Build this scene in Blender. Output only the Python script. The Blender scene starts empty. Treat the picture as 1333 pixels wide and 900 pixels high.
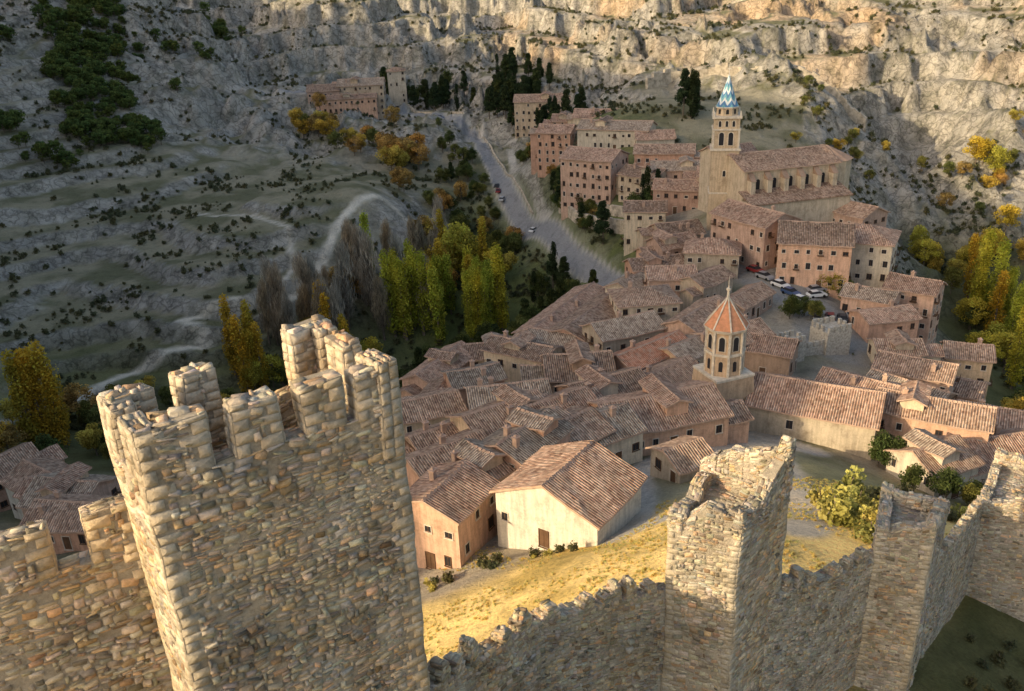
import bpy, math, random, numpy as np
from mathutils import Matrix, Vector
random.seed(5); rng=np.random.default_rng(11)
scene=bpy.context.scene; COL=bpy.context.collection
rad=math.radians
SUN_EL=21.;SD=(-.89,-.456)
# ------------------------------------------------------------------ noise
def _h(i,j,s):
    n=(i*374761393+j*668265263+s*1442695041)&0xffffffff
    n=((n^(n>>13))*1274126177)&0xffffffff
    n=n^(n>>16)
    return (n&0xffff)/65535.0
def vn(x,y,s=0):
    x=np.asarray(x,float);y=np.asarray(y,float)
    i=np.floor(x).astype(np.int64);j=np.floor(y).astype(np.int64)
    fx=x-i;fy=y-j;fx=fx*fx*(3-2*fx);fy=fy*fy*(3-2*fy)
    a=_h(i,j,s);b=_h(i+1,j,s);c=_h(i,j+1,s);d=_h(i+1,j+1,s)
    return a+(b-a)*fx+(c-a)*fy+(a-b-c+d)*fx*fy
def fbm(x,y,s=0,o=4):
    t=0;a=.5;n=0
    for k in range(o):
        t=t+a*vn(x*2**k+k*17.3,y*2**k-k*9.1,s+k);n+=a;a*=.5
    return t/n
def ridged(x,y,s=0,o=4):
    t=0;a=.5;n=0
    for k in range(o):
        t=t+a*(1-np.abs(2*vn(x*2**k+k*7.7,y*2**k+k*3.1,s+k)-1));n+=a;a*=.5
    return t/n
def sst(a,b,x):
    t=np.clip((x-a)/(b-a),0,1);return t*t*(3-2*t)
# ------------------------------------------------------------------ terrain heights (surveyed spot heights, metres)
SP="""4,77,42 -3,79,42 34,118,33 61,163,35 56,215,40 -18,142,25 -14,224,8 -36,219,9 4,233,11 17,227,16
23,191,26 -65,190,10 -95,154,13 -82,170,9 -51,207,8 -86,125,22 -63,109,26 -97,192,15 -80,200,19 -70,211,25
-2,334,28 11,291,26 22,230,24 -25,369,38 -65,431,46 -11,285,12 30,265,41 18,302,45 46,258,40 42,213,32
35,216,29 93,227,38 111,241,27 97,201,27 114,215,8 81,154,26 100,164,11 119,178,7 84,151,22 -4,106,36
10,117,34 27,146,32 39,171,33 5,153,28 -3,141,28 59,139,32 54,115,33 59,99,32 76,111,26 38,96,40
36,108,36 48,91,38 13,83,44 21,87,44 25,83,46 9,70,47 -12,71,41 57,175,36 132,270,18 162,324,20
68,244,42 86,251,42 -51,250,32 -42,275,37 -27,300,28 -39,345,32 -80,430,50 -129,200,23 -148,240,32 -175,300,51
-196,350,72 -227,420,97 -178,375,69 -135,260,33 -132,325,44 -103,225,26 -150,440,76 -168,480,93 -98,300,34 -78,340,36
-103,410,40 -126,450,56 -137,540,73 -75,590,72 -21,470,53 -1,400,42 22,500,64 27,600,86 56,430,68 103,480,82
52,400,57 61,350,53 87,345,54 98,390,63 123,340,51 129,430,72 181,470,79 179,370,52 207,440,75 233,400,76
200,330,44 167,320,35 174,290,19 160,250,15 126,300,41 -9,51,50 12,52,59 15,66,53 28,66,52 41,64,52
34,46,54 26,41,58 0,55,52 42,58,50 3,64,50.5 -5,63,47.5 -8,55,49
-10,17,69 -2,30,64 8,34,62 18,40,59 28,46,57 38,56,55 -25,12,70 -45,0,68 0,-10,62 25,10,54 50,25,50 70,50,46 100,90,25
130,140,12 140,60,25 200,0,20 0,-80,55 100,-100,25 -100,-100,60 -30,50,46 -50,80,36 -80,60,42 -130,90,28 -180,180,45
-250,100,70 -400,200,120 -350,60,80 -300,320,120 -450,400,190 -320,-80,50 -450,-150,50 -400,600,170 -200,700,160 0,760,150
250,700,160 500,600,150 420,300,110 300,180,40 400,50,60 400,-150,40 220,250,20 -100,560,120 300,560,135"""
CP=np.array([[float(k) for k in s.split(",")] for s in SP.split()])
NC=len(CP);SC=100.;CX=CP[:,:2]/SC
def U_(r2): return 0.5*r2*np.log(np.maximum(r2,1e-9))
_K=U_(((CX[:,None]-CX[None])**2).sum(-1))+np.eye(NC)*.004
_P=np.c_[np.ones(NC),CX]
_w=np.linalg.solve(np.block([[_K,_P],[_P.T,np.zeros((3,3))]]),np.r_[CP[:,2],0,0,0])
def H0(x,y):
    x=np.asarray(x,float);y=np.asarray(y,float)
    q=np.stack([x.ravel(),y.ravel()],1)/SC
    o=np.zeros(len(q))
    for i in range(NC): o+=_w[i]*U_(((q-CX[i])**2).sum(1))
    o+=_w[NC]+q@_w[NC+1:]
    return o.reshape(x.shape)
def seg_dist(x,y,pts):
    d=np.full(np.shape(x),1e9)
    for (ax,ay),(bx,by) in zip(pts[:-1],pts[1:]):
        vx,vy=bx-ax,by-ay;t=np.clip(((x-ax)*vx+(y-ay)*vy)/(vx*vx+vy*vy),0,1)
        d=np.minimum(d,np.hypot(x-ax-t*vx,y-ay-t*vy))
    return d
TOWN=[(-8,78),(0,92),(-12,112),(5,115),(18,125),(2,150),(14,165),(30,145),(40,135),(32,170),(50,160),(62,130),(58,108),(70,125),(76,158),(60,185),(48,205),(70,213),(82,190),(48,235),(45,258),(28,262),(38,287),(20,300)]
CRAG=[(62,354),(80,358),(98,352),(130,340)]
def rockmask(x,y):
    r=sst(330,400,y+.25*x)+sst(85,135,x)*sst(215,270,y)
    r=r+sst(-20,-60,x)*sst(300,380,y)*.5
    return np.clip(r,0,1)
def town_d(x,y,T=TOWN):
    d=np.full(np.shape(x),1e9)
    for a,b in T: d=np.minimum(d,np.hypot(x-a,y-b))
    return d
def terrace(z,step,a,n):
    t=z/step+n;fl=np.floor(t);fr=t-fl
    f2=sst(.55,1.,fr)
    return (fl+fr*(1-a)+f2*a-n)*step
def Hf(x,y):
    x=np.asarray(x,float);y=np.asarray(y,float)
    z=H0(x,y)
    # unseen western ridge, added and shaped so its shadow falls on the town
    a=-x*SD[0]-y*SD[1];p=x*SD[1]-y*SD[0]
    T=np.interp(p,[-200,42,62,70,75,83,103,200,300,600],[20,40,85,104,126,148,170,198,208,208])
    T=T+(fbm(x/30,y/30,3)-.5)*10*sst(88,140,p)
    z=np.where(p<72,np.minimum(z,np.maximum(T,78)+np.maximum(0,a+190)*.5),z)
    z=np.maximum(z,T-np.abs(a+155)*2.1)
    td=sst(12,30,town_d(x,y))
    near=sst(70,100,np.hypot(x,y-30))
    rk=rockmask(x,y)*td
    n1=fbm(x/60,y/60,11,4)-.5
    z=z+n1*6*td*near
    lt=sst(-45,-70,x)*sst(170,200,y)*td
    z=terrace(z,4.2,.9*lt,(fbm(x/45,y/45,5,3)-.5)*1.6)+lt*(fbm(x/7,y/7,6,3)-.5)*1.2
    z=z+rk*(ridged(x/42,y/42,21,5)-.62)*27+rk*(ridged(x/13,y/13,31,5)-.6)*11
    z=terrace(z,13,.85*rk*sst(370,420,y+.3*x),(fbm(x/80,y/80,8,3)-.5)*1.5)
    z=z+4*sst(20,10,seg_dist(x,y,CRAG)+(fbm(x/8,y/8,15,3)-.5)*9)
    z=z+(fbm(x/2.5,y/2.5,41,3)-.5)*(.5*near*td+.18)+(fbm(x/9,y/9,43,3)-.5)*1.4*sst(85,70,y)*sst(40,52,y-x*.7)
    return z
def G(x,y): return float(Hf(np.array([x]),np.array([y]))[0])
# ------------------------------------------------------------------ node helpers
def newmat(name):
    m=bpy.data.materials.new(name);m.use_nodes=True
    nt=m.node_tree;b=nt.nodes["Principled BSDF"]
    b.inputs["Roughness"].default_value=.9
    b.inputs["Specular IOR Level"].default_value=.15
    return m,nt,b
def noise(nt,vec,scale,det=4,rough=.6):
    n=nt.nodes.new("ShaderNodeTexNoise");n.inputs["Scale"].default_value=scale;n.inputs["Detail"].default_value=det;n.inputs["Roughness"].default_value=rough
    if vec is not None: nt.links.new(vec,n.inputs["Vector"])
    return n.outputs[0]
def ramp(nt,fac,stops):
    r=nt.nodes.new("ShaderNodeValToRGB");e=r.color_ramp.elements
    while len(e)<len(stops): e.new(.5)
    for q,(p,c) in zip(e,stops): q.position=p;q.color=(c[0],c[1],c[2],1) if not isinstance(c,(int,float)) else (c,c,c,1)
    nt.links.new(fac,r.inputs[0]);return r.outputs[0]
def ramp2(nt,fac,a,b,lo,hi):
    m=nt.nodes.new("ShaderNodeMapRange");nt.links.new(fac,m.inputs[0])
    for i,v in enumerate((a,b,lo,hi)): m.inputs[i+1].default_value=v
    return m.outputs[0]
def mixc(nt,fac,a,b,mode='MIX'):
    m=nt.nodes.new("ShaderNodeMix");m.data_type='RGBA';m.blend_type=mode
    for s,v in ((0,fac),(6,a),(7,b)):
        if isinstance(v,bpy.types.NodeSocket): nt.links.new(v,m.inputs[s])
        elif s==0: m.inputs[0].default_value=v
        else: m.inputs[s].default_value=(v[0],v[1],v[2],1)
    return m.outputs[2]
def math_(nt,op,a,b=0):
    m=nt.nodes.new("ShaderNodeMath");m.operation=op
    for i,v in enumerate((a,b)):
        if isinstance(v,bpy.types.NodeSocket): nt.links.new(v,m.inputs[i])
        else: m.inputs[i].default_value=v
    return m.outputs[0]
def bump(nt,b,h,st,dist):
    n=nt.nodes.new("ShaderNodeBump");n.inputs["Strength"].default_value=st;n.inputs["Distance"].default_value=dist
    nt.links.new(h,n.inputs["Height"]);nt.links.new(n.outputs[0],b.inputs["Normal"])
def wpos(nt): return nt.nodes.new("ShaderNodeNewGeometry").outputs["Position"]
def attr(nt,name): 
    a=nt.nodes.new("ShaderNodeAttribute");a.attribute_name=name;return a
def orand(nt): return nt.nodes.new("ShaderNodeObjectInfo").outputs["Random"]
def simple(name,c,rough=.8,var=.25,sc=1.5):
    m,nt,b=newmat(name);p=wpos(nt);n=noise(nt,p,sc,5)
    lo=[k*(1-var) for k in c];hi=[min(1,k*(1+var)) for k in c]
    nt.links.new(ramp(nt,n,[(.3,lo),(.7,hi)]),b.inputs["Base Color"]);b.inputs["Roughness"].default_value=rough
    return m
# terrain
M_T,nt,b=newmat("terrain_soil_rock");p=wpos(nt)
at=attr(nt,"Col");ar=attr(nt,"Rock")
n1=noise(nt,p,.35,8,.7);n2=noise(nt,p,3.0,6,.7);n3=noise(nt,p,.12,9,.8)
c=mixc(nt,1,at.outputs["Color"],ramp(nt,n1,[(.3,.64),(.5,.95),(.72,1.0)]),'MULTIPLY')
c=mixc(nt,1,c,ramp(nt,n2,[(.3,.64),(.7,1.0)]),'MULTIPLY')
n3f=mixc(nt,ar.outputs["Fac"],(1,1,1),ramp(nt,n3,[(.40,(.50,.51,.46)),(.50,(.88,.87,.84)),(.58,(1,1,1))]))
c=mixc(nt,1,c,n3f,'MULTIPLY')
c=mixc(nt,1,c,(1.5,1.46,1.40),'MULTIPLY')
v=nt.nodes.new("ShaderNodeTexVoronoi");v.feature='DISTANCE_TO_EDGE';v.inputs["Scale"].default_value=.22
wv=nt.nodes.new("ShaderNodeVectorMath");wv.operation='ADD';nn=nt.nodes.new("ShaderNodeTexNoise");nn.inputs["Scale"].default_value=.15;nn.inputs["Detail"].default_value=5
nt.links.new(p,nn.inputs["Vector"]);sc_=nt.nodes.new("ShaderNodeVectorMath");sc_.operation='SCALE';sc_.inputs[3].default_value=14;nt.links.new(nn.outputs[1],sc_.inputs[0])
nt.links.new(p,wv.inputs[0]);nt.links.new(sc_.outputs[0],wv.inputs[1]);nt.links.new(wv.outputs[0],v.inputs["Vector"])
crk=ramp(nt,v.outputs["Distance"],[(0.0,.5),(.10,1.0)])
ck=mixc(nt,ar.outputs["Fac"],(1,1,1),crk)
c=mixc(nt,1,c,ck,'MULTIPLY')
nt.links.new(c,b.inputs["Base Color"])
hsum=math_(nt,'ADD',math_(nt,'MULTIPLY',n2,.25),math_(nt,'ADD',n1,math_(nt,'MULTIPLY',math_(nt,'MULTIPLY',n3,ar.outputs["Fac"]),1.8)))
bump(nt,b,hsum,.9,1.5)
# stone (per stone colour)
M_ST,nt,b=newmat("rubble_stone");p=wpos(nt);at=attr(nt,"Col")
n1=noise(nt,p,9,6,.75);n2=noise(nt,p,.7,5,.65);n3=noise(nt,p,.28,5,.6)
c=mixc(nt,1,at.outputs["Color"],ramp(nt,n1,[(.3,.60),(.68,1.0)]),'MULTIPLY')
c=mixc(nt,1,c,ramp(nt,n2,[(.32,(.62,.59,.54)),(.5,(.9,.89,.87)),(.62,(1.0,1.0,1.0))]),'MULTIPLY')
c=mixc(nt,1,c,ramp(nt,n3,[(.36,(.84,.87,.92)),(.5,(1,1,1)),(.64,(1.0,.92,.80))]),'MULTIPLY')
c=mixc(nt,1,c,(1.5,1.47,1.43),'MULTIPLY')
nt.links.new(c,b.inputs["Base Color"]);bump(nt,b,n1,1.,.06)
M_MO,nt,b=newmat("lime_mortar");p=wpos(nt)
n1=noise(nt,p,11,6,.8);n2=noise(nt,p,.7,5,.65)
c=mixc(nt,1,ramp(nt,n1,[(.3,(.34,.295,.235)),(.65,(.60,.53,.43))]),ramp(nt,n2,[(.32,(.6,.58,.55)),(.62,(1.0,1,1))]),'MULTIPLY')
nt.links.new(c,b.inputs["Base Color"]);bump(nt,b,n1,1.,.08)
# plaster walls
def plaster(name,c):
    m,nt,b=newmat(name);p=wpos(nt);n1=noise(nt,p,.5,6,.7);n2=noise(nt,p,4,4)
    mp=nt.nodes.new("ShaderNodeMapping");mp.inputs["Scale"].default_value=(2.2,2.2,.25);nt.links.new(p,mp.inputs[0]);n3=noise(nt,mp.outputs[0],1.0,4)
    k=mixc(nt,1,[v*1.3 for v in c],ramp(nt,n1,[(.28,(.60,.57,.54)),(.5,(.88,.87,.86)),(.75,(1,.98,.95))]),'MULTIPLY')
    k=mixc(nt,1,k,ramp(nt,n3,[(.35,.76),(.6,1.0)]),'MULTIPLY')
    k=mixc(nt,1,k,ramp(nt,n2,[(.3,.86),(.7,1.0)]),'MULTIPLY')
    k=mixc(nt,1,k,ramp(nt,orand(nt),[(0,(.74,.76,.78)),(.5,(.95,.94,.92)),(1,(1.0,.92,.82))]),'MULTIPLY')
    nt.links.new(k,b.inputs["Base Color"]);bump(nt,b,n2,.4,.05);return m
PL={'pink':plaster("pink_gypsum_plaster",(.62,.43,.34)),'rose':plaster("rose_plaster",(.57,.37,.285)),'tan':plaster("tan_plaster",(.58,.475,.365)),
'cream':plaster("cream_plaster",(.67,.59,.48)),'white':plaster("white_plaster",(.74,.69,.60)),'stone':plaster("ashlar_stone",(.56,.48,.375)),'brown':plaster("brown_plaster",(.44,.32,.245))}
# roof tiles
def rooft(name,ca,cb,cc):
    m,nt,b=newmat(name);uv=nt.nodes.new("ShaderNodeUVMap").outputs[0];p=wpos(nt)
    sx=nt.nodes.new("ShaderNodeSeparateXYZ");nt.links.new(uv,sx.inputs[0])
    col=math_(nt,'SINE',math_(nt,'MULTIPLY',sx.outputs[0],2*math.pi/.36))
    mp=nt.nodes.new("ShaderNodeMapping");mp.inputs["Scale"].default_value=(1/.36,1/.5,1);nt.links.new(uv,mp.inputs[0])
    wn=nt.nodes.new("ShaderNodeTexWhiteNoise");wn.noise_dimensions='2D'
    fl=nt.nodes.new("ShaderNodeVectorMath");fl.operation='FLOOR';nt.links.new(mp.outputs[0],fl.inputs[0]);nt.links.new(fl.outputs[0],wn.inputs["Vector"])
    k=ramp(nt,wn.outputs["Value"],[(0,ca),(.5,cb),(1,cc)])
    n1=noise(nt,p,.3,7,.75);n2=noise(nt,p,1.4,7,.8)
    k=mixc(nt,1,k,ramp(nt,n1,[(.34,(.50,.49,.49)),(.5,(.87,.86,.85)),(.64,(1,1,1))]),'MULTIPLY')
    k=mixc(nt,ramp2(nt,n2,.47,.67,0.,.68),k,(.42,.36,.285))
    k=mixc(nt,1,k,ramp(nt,col,[(0,.5),(.5,.95),(1,1.)]),'MULTIPLY')
    k=mixc(nt,1,k,ramp(nt,orand(nt),[(0,(.66,.67,.68)),(.5,(.92,.9,.89)),(1,(1.,.98,.96))]),'MULTIPLY')
    k=mixc(nt,1,k,(1.52,1.48,1.44),'MULTIPLY')
    nt.links.new(k,b.inputs["Base Color"])
    hh=math_(nt,'ADD',col,math_(nt,'MULTIPLY',wn.outputs["Value"],.6));bump(nt,b,hh,.8,.08);return m
RF=[rooft("clay_tiles_brown",(.25,.16,.12),(.42,.285,.21),(.61,.45,.35)),rooft("clay_tiles_pink",(.31,.19,.14),(.51,.33,.245),(.67,.48,.375)),rooft("clay_tiles_red",(.39,.175,.105),(.55,.26,.165),(.62,.35,.245)),rooft("clay_tiles_weathered",(.25,.185,.145),(.43,.345,.275),(.59,.50,.41))]
M_GL,nt,b=newmat("dark_glass_and_openings");b.inputs["Base Color"].default_value=(.03,.03,.035,1);b.inputs["Roughness"].default_value=.3
M_WD=simple("dark_wood",(.13,.075,.045));M_FR=simple("window_surround",(.60,.53,.45));M_BARK=simple("bark",(.16,.13,.10),.95)
M_BR=simple("brick_chimney",(.46,.32,.245));M_TIM=simple("timber_beam",(.16,.095,.06))
M_SILV,nt,b=newmat("finial_metal");b.inputs["Base Color"].default_value=(.5,.5,.5,1)
def leafm(name):
    m,nt,b=newmat(name);at=attr(nt,"Col")
    k=mixc(nt,1,at.outputs["Color"],ramp(nt,orand(nt),[(0,(.72,.82,.85)),(.5,(.95,.95,.9)),(1,(1.,.88,.7))]),'MULTIPLY')
    nt.links.new(k,b.inputs["Base Color"]);b.inputs["Roughness"].default_value=.75
    tr=nt.nodes.new("ShaderNodeBsdfTranslucent");nt.links.new(k,tr.inputs[0]);mx=nt.nodes.new("ShaderNodeMixShader");mx.inputs[0].default_value=.45
    out=nt.nodes["Material Output"];nt.links.new(b.outputs[0],mx.inputs[1]);nt.links.new(tr.outputs[0],mx.inputs[2]);nt.links.new(mx.outputs[0],out.inputs[0]);return m
M_LF=leafm("foliage")
# ------------------------------------------------------------------ mesh helpers
def link(o,parent=None):
    COL.objects.link(o)
    if parent: o.parent=parent
    return o
def empty(name,loc,rz=0):
    e=bpy.data.objects.new(name,None);e.empty_display_size=1;e.location=loc;e.rotation_euler=(0,0,rz);return link(e)
def qmesh(name,V,F,mats,col=None,mi=None,colname="Col"):
    V=np.asarray(V,np.float32);F=np.asarray(F,np.int32)
    me=bpy.data.meshes.new(name);me.vertices.add(len(V));me.vertices.foreach_set("co",V.ravel())
    me.loops.add(F.size);me.loops.foreach_set("vertex_index",F.ravel())
    me.polygons.add(len(F));me.polygons.foreach_set("loop_start",np.arange(len(F),dtype=np.int32)*4)
    me.polygons.foreach_set("loop_total",np.full(len(F),4,np.int32))
    for m in mats: me.materials.append(m)
    if mi is not None: me.polygons.foreach_set("material_index",np.asarray(mi,np.int32))
    me.update(calc_edges=True)
    if col is not None:
        a=me.color_attributes.new(colname,'FLOAT_COLOR','POINT');c4=np.c_[col,np.ones(len(col))].astype(np.float32);a.data.foreach_set("color",c4.ravel())
    return me
class MB:
    def __init__(s): s.v=[];s.f=[];s.m=[];s.uv=[]
    def add(s,vs,fs,m=0,uvs=None):
        b=len(s.v);s.v+=[tuple(v) for v in vs]
        for k,f in enumerate(fs):
            s.f.append([b+i for i in f]);s.m.append(m);s.uv.append([uvs[i] for i in f] if uvs else None)
    def box(s,x0,x1,y0,y1,z0,z1,m=0,M=None,top=1.,):
        cx,cy=(x0+x1)/2,(y0+y1)/2
        vs=[(x0,y0,z0),(x1,y0,z0),(x1,y1,z0),(x0,y1,z0)]+[(cx+(x-cx)*top,cy+(y-cy)*top,z1) for x,y in((x0,y0),(x1,y0),(x1,y1),(x0,y1))]
        if M: vs=[M@Vector(v) for v in vs]
        s.add(vs,[(0,3,2,1),(4,5,6,7),(0,1,5,4),(1,2,6,5),(2,3,7,6),(3,0,4,7)],m)
    def cone(s,r0,r1,z0,z1,n,m=0,c=(0,0),rot=0,cap=True):
        vs=[];a=[2*math.pi*i/n+rot for i in range(n)]
        for r,z in((r0,z0),(r1,z1)): vs+=[(c[0]+r*math.cos(t),c[1]+r*math.sin(t),z) for t in a]
        fs=[(i,(i+1)%n,n+(i+1)%n,n+i) for i in range(n)]
        if cap: fs+=[tuple(range(n-1,-1,-1)),tuple(range(n,2*n))]
        s.add(vs,fs,m)
    def arch(s,M,w,h,d,m):
        pts=[(-w/2,0),(w/2,0),(w/2,h-w/2)]+[(w/2*math.cos(t),h-w/2+w/2*math.sin(t)) for t in [math.pi*k/8 for k in range(1,8)]]+[(-w/2,h-w/2)]
        n=len(pts);vs=[M@Vector((x,-d,z)) for x,z in pts]+[M@Vector((x,.05,z)) for x,z in pts]
        s.add(vs,[tuple(range(n))]+[(i,i+n,(i+1)%n+n,(i+1)%n) for i in range(n)],m)
    def obj(s,name,mats,parent=None,smooth=False):
        me=bpy.data.meshes.new(name);me.from_pydata(s.v,[],s.f)
        for m in mats: me.materials.append(m)
        me.polygons.foreach_set("material_index",s.m)
        if any(u is not None for u in s.uv):
            l=me.uv_layers.new(name="UVMap")
            arr=[]
            for u,f in zip(s.uv,s.f):
                arr+= [c for q in (u or [(0,0)]*len(f)) for c in q]
            l.data.foreach_set("uv",arr)
        me.update();o=bpy.data.objects.new(name,me);return link(o,parent)
# ------------------------------------------------------------------ terrain mesh
def axis(lo,hi,f):
    r=[0.];
    while r[-1]<hi: r.append(r[-1]+f(r[-1]))
    l=[0.]
    while l[-1]>lo: l.append(l[-1]-f(-l[-1]))
    return np.array(l[:0:-1]+r)
xs=axis(-560,620,lambda t:.75+t*.007);ys=axis(-160,880,lambda t:.6+t*.0045)
gx,gy=np.meshgrid(xs,ys);gz=Hf(gx,gy)
dzx=np.gradient(gz,xs,axis=1);dzy=np.gradient(gz,ys,axis=0);sl=np.hypot(dzx,dzy)
def lerp(a,b,t): return a+(b-a)*t[...,None]
A=lambda *c:np.array(c,float)
rk=rockmask(gx,gy);nA=fbm(gx/9,gy/9,51,5);nB=fbm(gx/35,gy/35,61,4);nC=fbm(gx/3,gy/3,71,3)
scrub=lerp(A(.145,.145,.085),A(.29,.265,.185),sst(.32,.62,nA))
rock=lerp(A(.34,.33,.31),A(.54,.515,.475),sst(.3,.7,nC))
rock=lerp(rock,A(.64,.46,.30),sst(.48,.66,nB)*.7*sst(390,450,gy+.3*gx)*sst(-20,20,gx))
rockf=np.clip(sst(.42,.88,sl+(nC-.5)*.5)*.9+rk*sst(.39,.53,nA)*.88,0,1)
lm=sst(-40,-70,gx)*sst(340,300,gy)
rockf=np.maximum(rockf*(1-.2*lm),lm*sst(.36,.58,sl+(nC-.5)*.2)*.95)
col=lerp(np.broadcast_to(scrub,gx.shape+(3,)),rock,rockf)
val=sst(24,12,gz)*sst(90,110,gy)
col=lerp(col,lerp(A(.08,.095,.04),A(.17,.175,.07),nA),val*.85)
gr=sst(335,285,gy)*sst(-35,-15,gx)*sst(60,30,gx)*sst(150,200,gy)
col=lerp(col,lerp(A(.08,.115,.035),A(.18,.19,.07),nA),gr*.95*(1-rockf*.25))
hill=sst(82,70,gy)*sst(-60,-20,gx)*sst(75,55,gx)
dry=lerp(A(.56,.40,.13),A(.95,.70,.29),sst(.3,.62,nC*.5+nA*.5))
col=lerp(col,dry,hill)
hill2=sst(105,90,gy)*sst(16,24,gx)*sst(70,50,gx)*(1-hill)
col=lerp(col,lerp(A(.24,.22,.10),A(.44,.38,.20),nC),hill2*.9)
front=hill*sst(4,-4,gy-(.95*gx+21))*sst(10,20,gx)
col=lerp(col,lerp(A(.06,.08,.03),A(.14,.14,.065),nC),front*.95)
tdm=sst(15,9,town_d(gx,gy,TOWN[:-4]))
col=lerp(col,lerp(A(.32,.28,.23),A(.42,.38,.32),nC),tdm*.95)
ROAD=[(-120,440),(-80,424),(-55,438),(-30,418),(-15,394),(-9,368),(-3.5,343),(-1.5,325),(.5,307),(6,288),(11,272),(14,260),(17,247),(23,228),(30,205)]
PATH1=[(-105,180),(-97,192),(-87,197),(-82,198),(-78,200),(-80,203),(-86,206),(-78,210),(-70,212),(-60,222),(-56,232),(-54,239),(-52,253),(-47,268),(-42,276),(-35,274),(-32,270)]
PATH2=[(-66,214),(-62,232),(-66,250),(-80,262),(-100,268)]
PATHR=[(94,202),(115,224),(118,200),(103,178),(93,151),(79,128),(80,112)]
WALK=[(3,366),(4,331),(11,295),(14,275)]
def paint(pts,w,c,soft=1.,n=.6):
    global col
    d=seg_dist(gx,gy,pts)+(nC-.5)*n
    k=sst(w+soft,w-.2,d);col=lerp(col,np.broadcast_to(A(*c),gx.shape+(3,)),k)
paint(PATH1,.9,(.66,.61,.52),1.)
paint([(-105,180),(-115,165)],.7,(.5,.46,.4),1.)
paint(PATH2,.5,(.60,.55,.47),.9)
paint(ROAD,3.1,(.45,.42,.37),.6,.3)
paint(ROAD,2.5,(.28,.285,.30),.4,.1)
paint(WALK,1.2,(.5,.48,.44),.8)
paint([(-55,438),(-20,452),(20,440)],3,(.42,.38,.33),1)
paint(PATHR,1.8,(.52,.47,.40),1.)
paint([(14,90),(20,97),(28,103),(36,110),(42,104)],2.4,(.45,.42,.39),1)
paint([(36,110),(34,95),(30,77),(28,65),(24,60)],1.8,(.58,.51,.42),1.2)
paint([(14,90),(13,80),(10,70),(14,72)],2.2,(.50,.47,.43),1)
paint([(64,150),(66,165),(58,185),(54,198)],8,(.30,.295,.285),1.5,.3)
V=np.stack([gx,gy,gz],-1).reshape(-1,3);ny,nx=gx.shape
idx=np.arange(nx*ny).reshape(ny,nx)
F=np.stack([idx[:-1,:-1],idx[:-1,1:],idx[1:,1:],idx[1:,:-1]],-1).reshape(-1,4)
me=qmesh("terrain",V,F,[M_T],np.clip(col.reshape(-1,3),0,1))
rdm=sst(6,4,seg_dist(gx,gy,ROAD))
ra=me.attributes.new("Rock",'FLOAT','POINT');ra.data.foreach_set("value",(rockf*(1-tdm)*(1-rdm)*(1-hill)).astype(np.float32).ravel())
me.polygons.foreach_set("use_smooth",np.ones(len(F),bool))
link(bpy.data.objects.new("terrain",me))
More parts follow.
